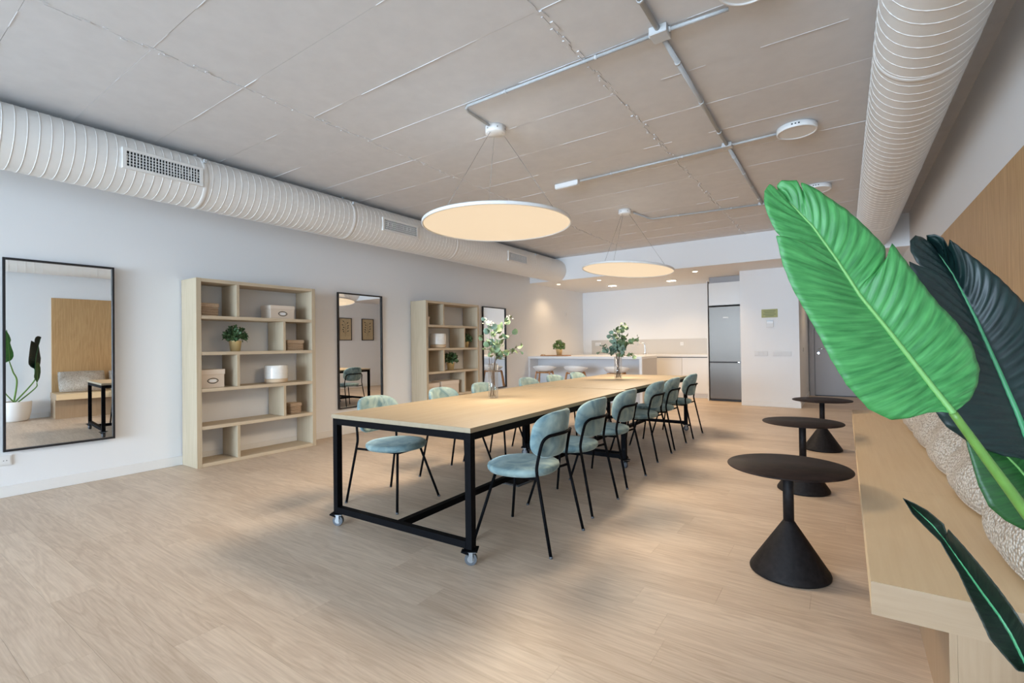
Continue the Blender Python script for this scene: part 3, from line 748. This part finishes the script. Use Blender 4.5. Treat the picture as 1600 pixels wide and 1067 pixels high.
names2 = ['far-vase eucalyptus sprig reaching farthest left', 'far-vase eucalyptus sprig drooping left', 'far-vase eucalyptus sprig rising on the left', 'far-vase eucalyptus sprig rising left of centre', 'tallest eucalyptus sprig of the far vase', 'thin-topped eucalyptus sprig beside the tallest of far vase', 'far-vase eucalyptus sprig right of centre', 'far-vase eucalyptus sprig spreading right', 'far-vase eucalyptus sprig reaching farthest right', 'far-vase eucalyptus sprig drooping low right', 'far-vase eucalyptus sprig filling the front left', 'far-vase eucalyptus sprig filling the front right']
for (a, b, z), lb in zip(tips2, names2):
    off = -RH*max(-.026, min(.026, a*.16))-FH*max(-.024, min(.024, b*.45))
    branch(V2+Vector((off.x, off.y, .016)), Vector((V2.x, V2.y, 0))+RH*a+FH*b+Vector((0, 0, z)), 13, .072, rng, lb, 'eucalyptus in the far vase', False, False)

# ------------------------------------------------------------------ kitchen
PX, PY0, PY1, PZ = 2.57, 8.95, 9.86, .965
t = thing('kitchen_peninsula', 'white breakfast bar with waterfall ends before the kitchen', 'counter', (0, PY0, 0))
MB().box(.004, PX, 0, PY1-PY0, PZ-.05, PZ).build('worktop', 'quartz', t, bevel=.003)
MB().box(.004, .054, 0, PY1-PY0, .0005, PZ-.0505).build('end_panel', 'quartz', t); MB().box(PX-.05, PX, 0, .05, .0005, PZ-.0505).build('end_panel', 'quartz', t)
MB().box(PX-.046, PX-.004, .0505, PY1-PY0-.01, .0005, PZ-.0505).build('cabinet_side', 'splash', t)
MB().box(.0545, PX-.051, .34, .36, .0005, PZ-.0505).build('back_panel', 'kback', t)
def stool(x, y, rz, label):
    t = thing('bar_stool', label, 'bar stool', (x, y, 0), rz, 'bar stools at the breakfast bar')
    sh = MB(); n, kk = 36, 9
    def sf(i, j):
        a = 2*PI*i/n; f = j/(kk-1); rr = .245*(f**.75); back = max(0, -math.sin(a))
        z = .665+.085*(f**3)+.045*back*f**3
        return (rr*1.0*math.cos(a), rr*.85*math.sin(a), z)
    sh.grid(sf, n, kk, True); o = sh.build('seat_shell', 'white', t)
    md = o.modifiers.new('thick', 'SOLIDIFY'); md.thickness = .008; md.offset = 1
    for sx in (-1, 1):
        for sy in (-1, 1):
            p = spline([(sx*.03, sy*.03, .645), (sx*.11, sy*.10, .645), (sx*.145, sy*.13, .61), (sx*.21, sy*.19, .0)], 5)
            lg = MB()
            for a, b in zip(p[:-1], p[1:]): lg.sqbar(a, b, .042, .024) if a.z > .6 else lg.sqbar(a, b, .042, .032)
            lg.build('leg', 'stoolwood', t)
    MB().lathe([(0, .635), (.10, .635), (.10, .663), (0, .663)], 20).build('seat_mount', 'stoolwood', t)
    ft_ = MB(); c4 = [(sx*.178, sy*.160, .27) for sx, sy in ((-1, -1), (1, -1), (1, 1), (-1, 1))]
    for a, b in zip(c4, c4[1:]+c4[:1]): ft_.tube([a, b], .007, 8)
    ft_.build('foot_ring', 'chrome', t)
stool(.675, 8.52, .25, 'white shell bar stool on wooden legs, nearest the left wall')
stool(1.385, 8.52, .1, 'white shell bar stool on wooden legs, middle of three')
stool(2.235, 8.52, .2, 'white shell bar stool on wooden legs, behind the far vase')
t = thing('serving_tray', 'flat wooden board lying on the breakfast bar', 'tray', (.53, 9.25, PZ+.0005))
MB().box(-.30, .30, -.16, .16, 0, .02).build('board', 'stoolwood', t, bevel=.005); MB().tube([(-.30, -.06, .02), (-.335, -.06, .03), (-.335, .06, .03), (-.30, .06, .02)], .006, 8).build('handle', 'stoolwood', t)
gold_plant(.62, 9.25, PZ+.021, 1.05, 'fresh green plant in a brass pot on the breakfast bar', 'gold', 'leaf_fresh', 9)
t = thing('kitchen_tap', 'chrome arched kitchen tap at the right end of the bar', 'tap', (2.40, 9.62, PZ+.0005))
MB().tube(spline([(0, 0, 0), (0, 0, .20), (-.04, 0, .255), (-.11, 0, .26), (-.15, 0, .20)], 5), .013, 10).build('spout', 'chrome', t)
MB().lathe([(0, 0), (.026, 0), (.022, .05), (.013, .055)], 16).build('tap_base', 'chrome', t); MB().tube([(.02, 0, .04), (.07, 0, .06)], .007, 8).build('lever', 'chrome', t)
CY = 11.0
for k in range(5):
    x0 = .31+k*.612; t = thing('base_cabinet', ['white base cabinet at the left end behind the bar', 'second white base cabinet behind the bar', 'third white base cabinet behind the bar', 'white base cabinet right of the bar end', 'white base cabinet next to the fridge'][k], 'cabinet', (x0, CY, 0), 0, 'white base cabinets along back wall')
    MB().box(.001, .611, .021, YB-CY-.002, .10, .905).build('carcass', 'white', t)
    MB().box(.003, .609, 0, .0195, .105, .885).build('door', 'white', t, bevel=.0015)
    MB().box(.003, .609, .05, .07, .0005, .099).build('plinth', 'white', t)
    MB().box(.001, .611, .012, .0205, .887, .905).build('grip_groove', 'rubber', t)
t = thing('kitchen_worktop', 'white worktop along the kitchen back wall', 'worktop', (.004, CY-.01, .906)); MB().box(0, 3.365, 0, YB-CY+.008, 0, .05).build('slab', 'quartz', t, bevel=.002)
t = thing('backsplash', 'greige panel strip above the back worktop', 'backsplash', (.25, YB-.012, .957)); MB().box(0, 3.12, 0, .0115, 0, .36).build('panel', 'splash', t)
t = thing('tall_panel', 'white tall end panel left of the fridge', 'panel', (3.375, 10.66, 0)); MB().box(0, .022, 0, YB-10.66-.002, .0005, 2.50).build('board', 'white', t, bevel=.001)
FX0, FX1, FY = 3.415, 4.06, 10.66
t = thing('refrigerator', 'stainless steel fridge freezer beside the white wall block', 'refrigerator', (FX0, FY, 0)); fw = FX1-FX0
MB().box(.004, fw-.004, .055, .68, .03, 1.95).build('cabinet', 'rubber', t)
MB().box(.006, fw-.006, .06, .3, .0005, .03).build('plinth', 'blackframe', t)
d1 = MB().box(.002, fw-.002, 0, .05, .815, 1.955).build('fridge_door', 'steel', t, bevel=.006); d2 = MB().box(.002, fw-.002, 0, .05, .045, .795).build('freezer_door', 'steel', t, bevel=.006)
MB().box(fw/2-.045, fw/2+.055, -.003, .0, 1.715, 1.735).build('badge', 'lampwhite', d1)
MB().box(.02, fw-.02, .01, .04, .797, .813).build('grip_recess', 'blackframe', t)
MB().box(fw-.10, fw-.06, -.002, .012, .798, .812).build('hinge_cover', 'chrome', t)
t = thing('wall_cabinet', 'white cabinet door above the fridge', 'cabinet', (FX0, FY+.01, 1.985)); MB().box(0, fw, .021, .6, 0, .47).build('carcass', 'white', t); MB().box(.003, fw-.003, 0, .02, .003, .467).build('door', 'white', t, bevel=.0015)
MB().box(.0, fw, .08, .10, .471, SOFZ-1.985-.001).build('shadow_gap_filler', 'door', t)  # grey strip standing in for the shadow gap under the soffit

def wallplate(loc, n, label, rot, cat='outlet', mat='outlet', keys=True):
    """plate with n modules, local +x along the wall, facing -y"""
    t = thing('wall_plate', label, cat, loc, rot)
    W_ = .071*n+.012; MB().box(-W_/2, W_/2, -.009, 0, -.042, .042).build('plate_frame', mat, t, bevel=.002)
    for k in range(n):
        xk = -W_/2+.006+.071*(k+.5)
        MB().box(xk-.031, xk+.031, -.0125, -.0091, -.032, .032).build('rocker' if keys else 'socket', 'plate' if mat == 'plate' else 'outlet', t, bevel=.001)
        if not keys:
            for dx in (-.009, .009): MB().tube([(xk+dx, -.0132, 0), (xk+dx, -.0126, 0)], .0035, 8).build('pin_hole', 'dark', t)
wallplate((4.452, COLY-.0005, .992), 3, 'three-gang light switch plate left on the wall block', 0, 'switch', 'plate')
wallplate((4.80, COLY-.0005, .988), 4, 'four-gang light switch plate nearer the corridor', 0, 'switch', 'plate')
wallplate((.434, YB-.0125, 1.21), 2, 'double power outlet on the splashback, left', 0, keys=False)
wallplate((2.582, YB-.0125, 1.20), 1, 'single power outlet on the splashback, near the fridge', 0, keys=False)
wallplate((.0005, 10.733, 1.975), 1, 'small plate high on the left kitchen wall', math.radians(90), 'outlet', keys=False)
wallplate((.0005, .87, .305), 2, 'white wall outlet low under the large left mirror', math.radians(90), keys=False)
wallplate((COLX1+.0005, 11.1, 1.05), 1, 'light switch inside the corridor on the dark side', math.radians(90), 'switch', 'plate')
t = thing('wall_sign', 'small olive green sign on the white wall block', 'sign', (4.603, COLY-.0005, 1.745))
MB().box(-.135, .135, -.006, 0, -.078, .078).build('board', 'signgreen', t, bevel=.003)
for z, w_ in ((.045, .10), (.015, .085), (-.018, .105), (-.048, .07)): MB().box(-w_, w_, -.0068, -.0061, z-.007, z+.007).build('text_line', 'signtext', t)
t = thing('thermostat', 'grey wall thermostat under the green sign', 'thermostat', (4.608, COLY-.0005, 1.548))
MB().box(-.058, .058, -.02, 0, -.062, .062).build('housing', 'plate', t, bevel=.003); MB().box(-.05, .05, -.0225, -.0201, .008, .045).build('display', 'lampwhite', t); MB().box(-.055, .055, -.022, -.0201, .048, .06).build('top_bar', 'lcd', t)

# ------------------------------------------------------------------ cone side tables
def cone_table(x, y, label):
    t = thing('side_table', label, 'side table', (x, y, 0), 0, 'black cone side tables')
    MB().lathe([(0, 0), (.181, 0), (.187, .004), (.188, .012), (.184, .022), (.030, .262), (.026, .268)], 56).build('cone_base', 'cone', t)
    MB().lathe([(.0255, .255), (.0255, .544)], 24).build('pole', 'cone', t)
    MB().lathe([(0, .545), (.286, .545), (.289, .548), (.289, .551), (.286, .554), (0, .554)], 64).build('top_disc', 'conetop', t)
cone_table(5.492, 2.902, 'black cone-footed round side table nearest the camera')
cone_table(5.455, 4.56, 'black cone-footed round side table, middle of three')
cone_table(5.530, 6.39, 'black cone-footed round side table farthest away, by the corridor')

# ------------------------------------------------------------------ bench, panelling, cushions
BX, BY0, BY1, BZ = 5.803, 1.879, 6.48, .45
t = thing('bench', 'long oak bench built along the panelled right wall', 'bench', (0, 0, 0))
cuts = [BY0, 3.10, 4.30, 5.45, BY1]
for a, b in zip(cuts[:-1], cuts[1:]): MB().box(BX, XR-.03, a+.0004, b-.0004, .347, BZ).build('seat_board', ['bench', 'bench_dimmed_x'], t)
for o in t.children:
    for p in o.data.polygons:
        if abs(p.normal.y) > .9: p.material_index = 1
MB().box(5.985, 6.003, BY0+.006, BY1-.006, .0005, .3465).build('front_panel', 'bench_dimmed_z', t); MB().box(6.0035, XR-.03, BY0+.006, BY0+.026, .0005, .3465).build('end_panel', 'bench_dimmed_z', t)
MB().box(6.0035, XR-.03, BY1-.026, BY1-.006, .0005, .3465).build('end_panel', 'bench_dimmed_z', t)
t = thing('wall_panelling', 'oak veneer panelling on the right wall above the bench', 'wall panel', (0, 0, 0))
pc = [1.90, 3.05, 4.20, 5.35, 6.50]
for a, b in zip(pc[:-1], pc[1:]): MB().box(XR-.026, XR-.001, a+.0003, b-.0003, .0005, 2.205).build('panel', 'panel', t)
def pillow(y, w_, h, th, lean, rz, label, seed):
    rng = random.Random(seed); t = thing('cushion', label, 'cushion', (6.175, y, BZ+.001), rz, 'boucle cushions on the bench')
    mb = MB(); nu, nv = 34, 26; ph = [rng.uniform(0, 6) for _ in range(6)]
    def side(sg):
        def fn(i, j):
            a = -1+2*i/(nu-1); b = -1+2*j/(nv-1)
            ed = (1-abs(a)**2.6)*(1-abs(b)**2.6); thick = th*max(ed, 0)**.5*.5
            px = a*w_/2*math.sqrt(1-.13*b*b)*(1-.05*(1-b*b)); pz = b*h/2*math.sqrt(1-.13*a*a)*(1-.05*(1-a*a))
            wr = .010*math.sin(7*a+ph[0]+3*b)*math.sin(5*b+ph[1])*ed + .006*math.sin(15*a*b+ph[2])*ed
            v = Vector((sg*(thick)+wr, px, pz+.5*h))
            v = Matrix.Rotation(lean, 3, 'Y')@(v-Vector((0, 0, 0)))
            return (v.x+.035*a*a*(1-b)*.5, v.y, v.z)
        return fn
    mb.grid(side(-1), nu, nv); mb.grid(side(1), nu, nv)
    me = mb.build('cushion_cover', 'boucle', t); 
    zmin = min(v.co.z for v in me.data.vertices)-.006; me.location.z = -zmin
    edge = MB(); pe = []
    f = side(0)
    idx = [(i, 0) for i in range(nu)]+[(nu-1, j) for j in range(nv)]+[(i, nv-1) for i in reversed(range(nu))]+[(0, j) for j in reversed(range(nv))]
    pe = [f(i, j) for i, j in idx]; edge.tube(pe, .006, 6, cap=False); e = edge.build('seam_piping', 'boucle', t); e.location.z = -zmin
pl = [('nearest the camera, behind the leaves', 2.30), ('second from the camera', 3.03), ('third from the camera', 3.76), ('fourth from the camera', 4.49), ('farthest along the bench', 5.22)]
for i, (lb, y) in enumerate(pl): pillow(y, .70, .44, .21, math.radians(31+(i % 2)*2), math.radians((-1, 1.5, -1, 1, -1)[i]), 'cream boucle cushion on the bench, '+lb, 30+i)

# ------------------------------------------------------------------ botanical prints (right wall, seen in the middle mirror)
def print_frame(y, label, seed):
    t = thing('framed_print', label, 'picture', (XR-.001, y, 1.43), 0, 'botanical prints'); rng = random.Random(seed)
    w_, h = .225, .67; f = .02
    for a, b in ((-w_, -w_+f), (w_-f, w_)): MB().box(-.022, 0, a, b, 0, h).build('frame_stile', 'blackframe', t)
    for a, b in ((0, f), (h-f, h)): MB().box(-.022, 0, -w_+f, w_-f, a, b).build('frame_rail', 'blackframe', t)
    MB().box(-.010, -.002, -w_+f, w_-f, f, h-f).build('paper', 'paper', t)
    mb = MB(); mb.tube(spline([(-.0115, 0, .12), (-.0115, .01, .3), (-.0115, -.02, .54)], 5), .002, 5)
    for k in range(9):
        z = .2+.038*k; s_ = 1 if k % 2 else -1; p = Vector((-.0115, 0, z)); q = p+Vector((0, s_*rng.uniform(.05, .1), rng.uniform(.03, .06)))
        mb.tube([p, q], .0018, 5); d = (q-p).normalized()*.05; n_ = Vector((0, -d.z, d.y))*.35
        mb.add([q-d*.5, q+n_, q+d, q-n_], [(0, 1, 2, 3)])
    mb.build('plant_drawing', 'ink', t, fix=False)
print_frame(9.03, 'framed botanical print nearer the bench, seen in the middle mirror', 1)
print_frame(9.85, 'framed botanical print nearer the corridor, seen in the middle mirror', 2)

# ------------------------------------------------------------------ big-leaved plant in a white planter
POT = Vector((6.27, 1.42, 0))
plant = thing('bird_of_paradise', 'large-leaved plant in a white planter at the bench end', 'plant', POT)
MB().lathe([(0, 0), (.13, 0), (.165, .03), (.19, .16), (.20, .33), (.197, .345), (.185, .345), (.178, .29), (0, .29)], 40).build('planter', 'potwhite', plant)
MB().lathe([(.177, .291), (0, .30)], 30).build('soil', 'soil', plant)
def at(u, v, d): return CAM+R*((u-800)/FPX*d)+U*((533.5-v)/FPX*d)+F*d
def interp(pts, t):
    n = len(pts)-1; x = t*n; i = min(int(x), n-1); f = x-i
    return pts[i]+(pts[i+1]-pts[i])*f
def resample(pts, n):
    P = [Vector(p) for p in pts]; L = [0]
    for a, b in zip(P[:-1], P[1:]): L.append(L[-1]+(b-a).length)
    out = []; k = 0
    for i in range(n):
        s_ = L[-1]*i/(n-1)
        while k < len(P)-2 and L[k+1] < s_: k += 1
        f = (s_-L[k])/max(L[k+1]-L[k], 1e-9); out.append(P[k].lerp(P[k+1], min(max(f, 0), 1)))
    return out
def big_leaf(spine, left, right, mat, ribmat, ribs, camber, ripple, ribr, nt_=150, ns=9, label=None):
    """blade from three 3-D rails (midrib, left margin, right margin), rippled along its side veins"""
    C_ = resample(spine, nt_); Lf = resample(left, nt_); Rt = resample(right, nt_)
    me_v, me_f, uv = [], [], []
    nrm = (Lf[nt_//2]-C_[nt_//2]).cross(C_[nt_//2+1]-C_[nt_//2]).normalized()
    if nrm.dot(CAM-C_[nt_//2]) < 0: nrm = -nrm
    for i in range(nt_):
        tt = i/(nt_-1)
        for j in range(-ns, ns+1):
            f = abs(j)/ns; e = Lf[i] if j < 0 else Rt[i]
            p = C_[i].lerp(e, f)
            wdt = (e-C_[i]).length
            p = p+nrm*(camber*math.sin(PI*min(f*.85, 1))*wdt)
            p = p+nrm*ripple*math.sin(2*PI*ribs*(tt-.06*f))*min(1, 3*f)*(1-.85*f**3)*min(1, wdt/.04)
            me_v.append(p-POT); uv.append((tt-.06*f, f))
    W_ = 2*ns+1
    for i in range(nt_-1):
        for j in range(W_-1): me_f.append((i*W_+j, i*W_+j+1, (i+1)*W_+j+1, (i+1)*W_+j))
    me = bpy.data.meshes.new('leaf_blade'); me.from_pydata([tuple(v) for v in me_v], [], me_f); me.materials.append(M[mat])
    ul = me.uv_layers.new(name='UVMap')
    for p in me.polygons:
        p.use_smooth = True
        for li in p.loop_indices: ul.data[li].uv = uv[me.loops[li].vertex_index]
    o = bpy.data.objects.new('leaf', me); COL.objects.link(o); o.parent = plant
    md = o.modifiers.new('thick', 'SOLIDIFY'); md.thickness = .0012; md.offset = 0
    if label: o['label'] = label
    MB().tube([c-POT+nrm*.0015 for c in C_[:int(nt_*.97)]], ribr, 8, r2=ribr*.25).build('midrib', ribmat, o)
    return o
def px(pts, d0, d1):
    n = len(pts)-1; return [at(u, v, d0+(d1-d0)*i/n) for i, (u, v) in enumerate(pts)]
k1 = lambda pts: [(1180+x*.4965, 270+y*.4965) for x, y in pts]
# bright leaf facing the camera (rails run base -> tip)
sp1 = k1([(622, 757), (560, 680), (490, 590), (410, 488), (330, 390), (255, 275), (180, 170), (120, 108), (78, 72)])
lf1 = k1([(622, 757), (585, 752), (540, 755), (480, 772), (420, 778), (350, 745), (280, 668), (232, 590), (195, 515), (150, 435), (110, 365), (80, 290), (60, 200), (95, 226), (110, 232), (92, 216), (60, 186), (38, 140), (25, 100), (26, 60), (42, 38), (60, 48), (76, 70)])
rt1 = k1([(622, 757), (640, 742), (672, 715), (692, 672), (699, 620), (672, 535), (620, 465), (570, 415), (520, 352), (470, 285), (424, 225), (416, 262), (408, 300), (405, 262), (404, 236), (370, 200), (330, 160), (285, 120), (232, 84), (180, 48), (140, 32), (150, 62), (128, 26), (80, 26), (66, 40), (78, 70)])
big_leaf(px(sp1, .98, 1.12), px(lf1, .98, 1.12), px(rt1, .98, 1.12), 'leafA', 'ribA', 27, .10, .0036, .0062, 170, 10, 'bright green leaf facing the room')
# dark bluish leaf behind it
sp2 = [(1660, 800), (1618, 725), (1588, 645), (1562, 585), (1542, 540), (1524, 500), (1504, 460), (1488, 428), (1468, 400), (1449, 381)]
lf2 = [(1660, 800), (1640, 745), (1605, 716), (1567, 713), (1518, 697), (1473, 667), (1453, 640), (1440, 600), (1432, 550), (1425, 500), (1420, 450), (1416, 411), (1447, 428), (1430, 412), (1420, 395), (1419, 378), (1428, 369), (1438, 371), (1449, 381)]
rt2 = [(1660, 800), (1700, 740), (1715, 660), (1700, 600), (1660, 545), (1628, 505), (1599, 477), (1560, 437), (1525, 408), (1481, 375), (1480, 388), (1472, 372), (1458, 367), (1446, 368), (1448, 376), (1449, 381)]
big_leaf(px(sp2, 1.12, 1.30), px(lf2, 1.12, 1.30), px(rt2, 1.12, 1.30), 'leafB', 'ribB', 30, .12, .0045, .0085, 170, 10, 'dark bluish leaf')
# mid green leaf below
sp3 = [(1730, 905), (1690, 850), (1640, 790), (1590, 730), (1540, 680), (1500, 650)]
lf3 = [(1730, 905), (1690, 880), (1645, 850), (1600, 829), (1569, 813), (1543, 791), (1527, 758), (1511, 700), (1500, 650)]
rt3 = [(1730, 905), (1740, 840), (1720, 770), (1680, 710), (1620, 660), (1560, 640), (1500, 650)]
big_leaf(px(sp3, 1.10, 1.22), px(lf3, 1.10, 1.22), px(rt3, 1.10, 1.22), 'leafC', 'ribA', 34, .08, .0012, .005, 120, 8, 'mid green leaf')
# narrow folded dark leaf low in front
k6 = lambda pts: [(1360+x*.2878, 760+y*.2878) for x, y in pts]
sp4 = k6([(900, 1060), (834, 950), (760, 800), (700, 705), (600, 570), (480, 400), (400, 285), (330, 205), (255, 135), (178, 64)])
lf4 = k6([(900, 1060), (860, 1010), (800, 1002), (735, 930), (650, 830), (600, 720), (540, 600), (480, 470), (420, 370), (380, 300), (300, 222), (230, 150), (178, 64)])
rt4 = k6([(900, 1060), (900, 900), (834, 750), (780, 665), (700, 555), (600, 430), (510, 325), (425, 232), (418, 262), (400, 205), (310, 130), (240, 92), (178, 64)])
C4 = px(sp4, .86, .98); C4 = [p+F*.0 for p in C4]
big_leaf(C4, px(lf4, .84, .97), px(rt4, .835, .965), 'leafD', 'ribB', 24, -.03, .0015, .0042, 130, 8, 'narrow folded dark leaf')
def petiole(start, mids, r0, r1):
    pts = [Vector(p)-POT for p in ([start]+mids)]
    pts.append(Vector((random.uniform(-.05, .05), random.uniform(-.05, .05), .29)))
    MB().tube(spline(pts, 8), r0, 10, r2=r1).build('petiole', 'stemg', plant)
petiole(at(1489, 645, .98), [at(1545, 722, .97), at(1600, 797, .96), at(1690, 930, .95)], .0075, .013)
petiole(at(1660, 800, 1.12), [at(1705, 900, 1.08)], .008, .013)
petiole(at(1730, 905, 1.10), [at(1760, 980, 1.07)], .007, .012)
petiole(at(1619, 1065, .86), [at(1690, 1160, .87)], .006, .011)
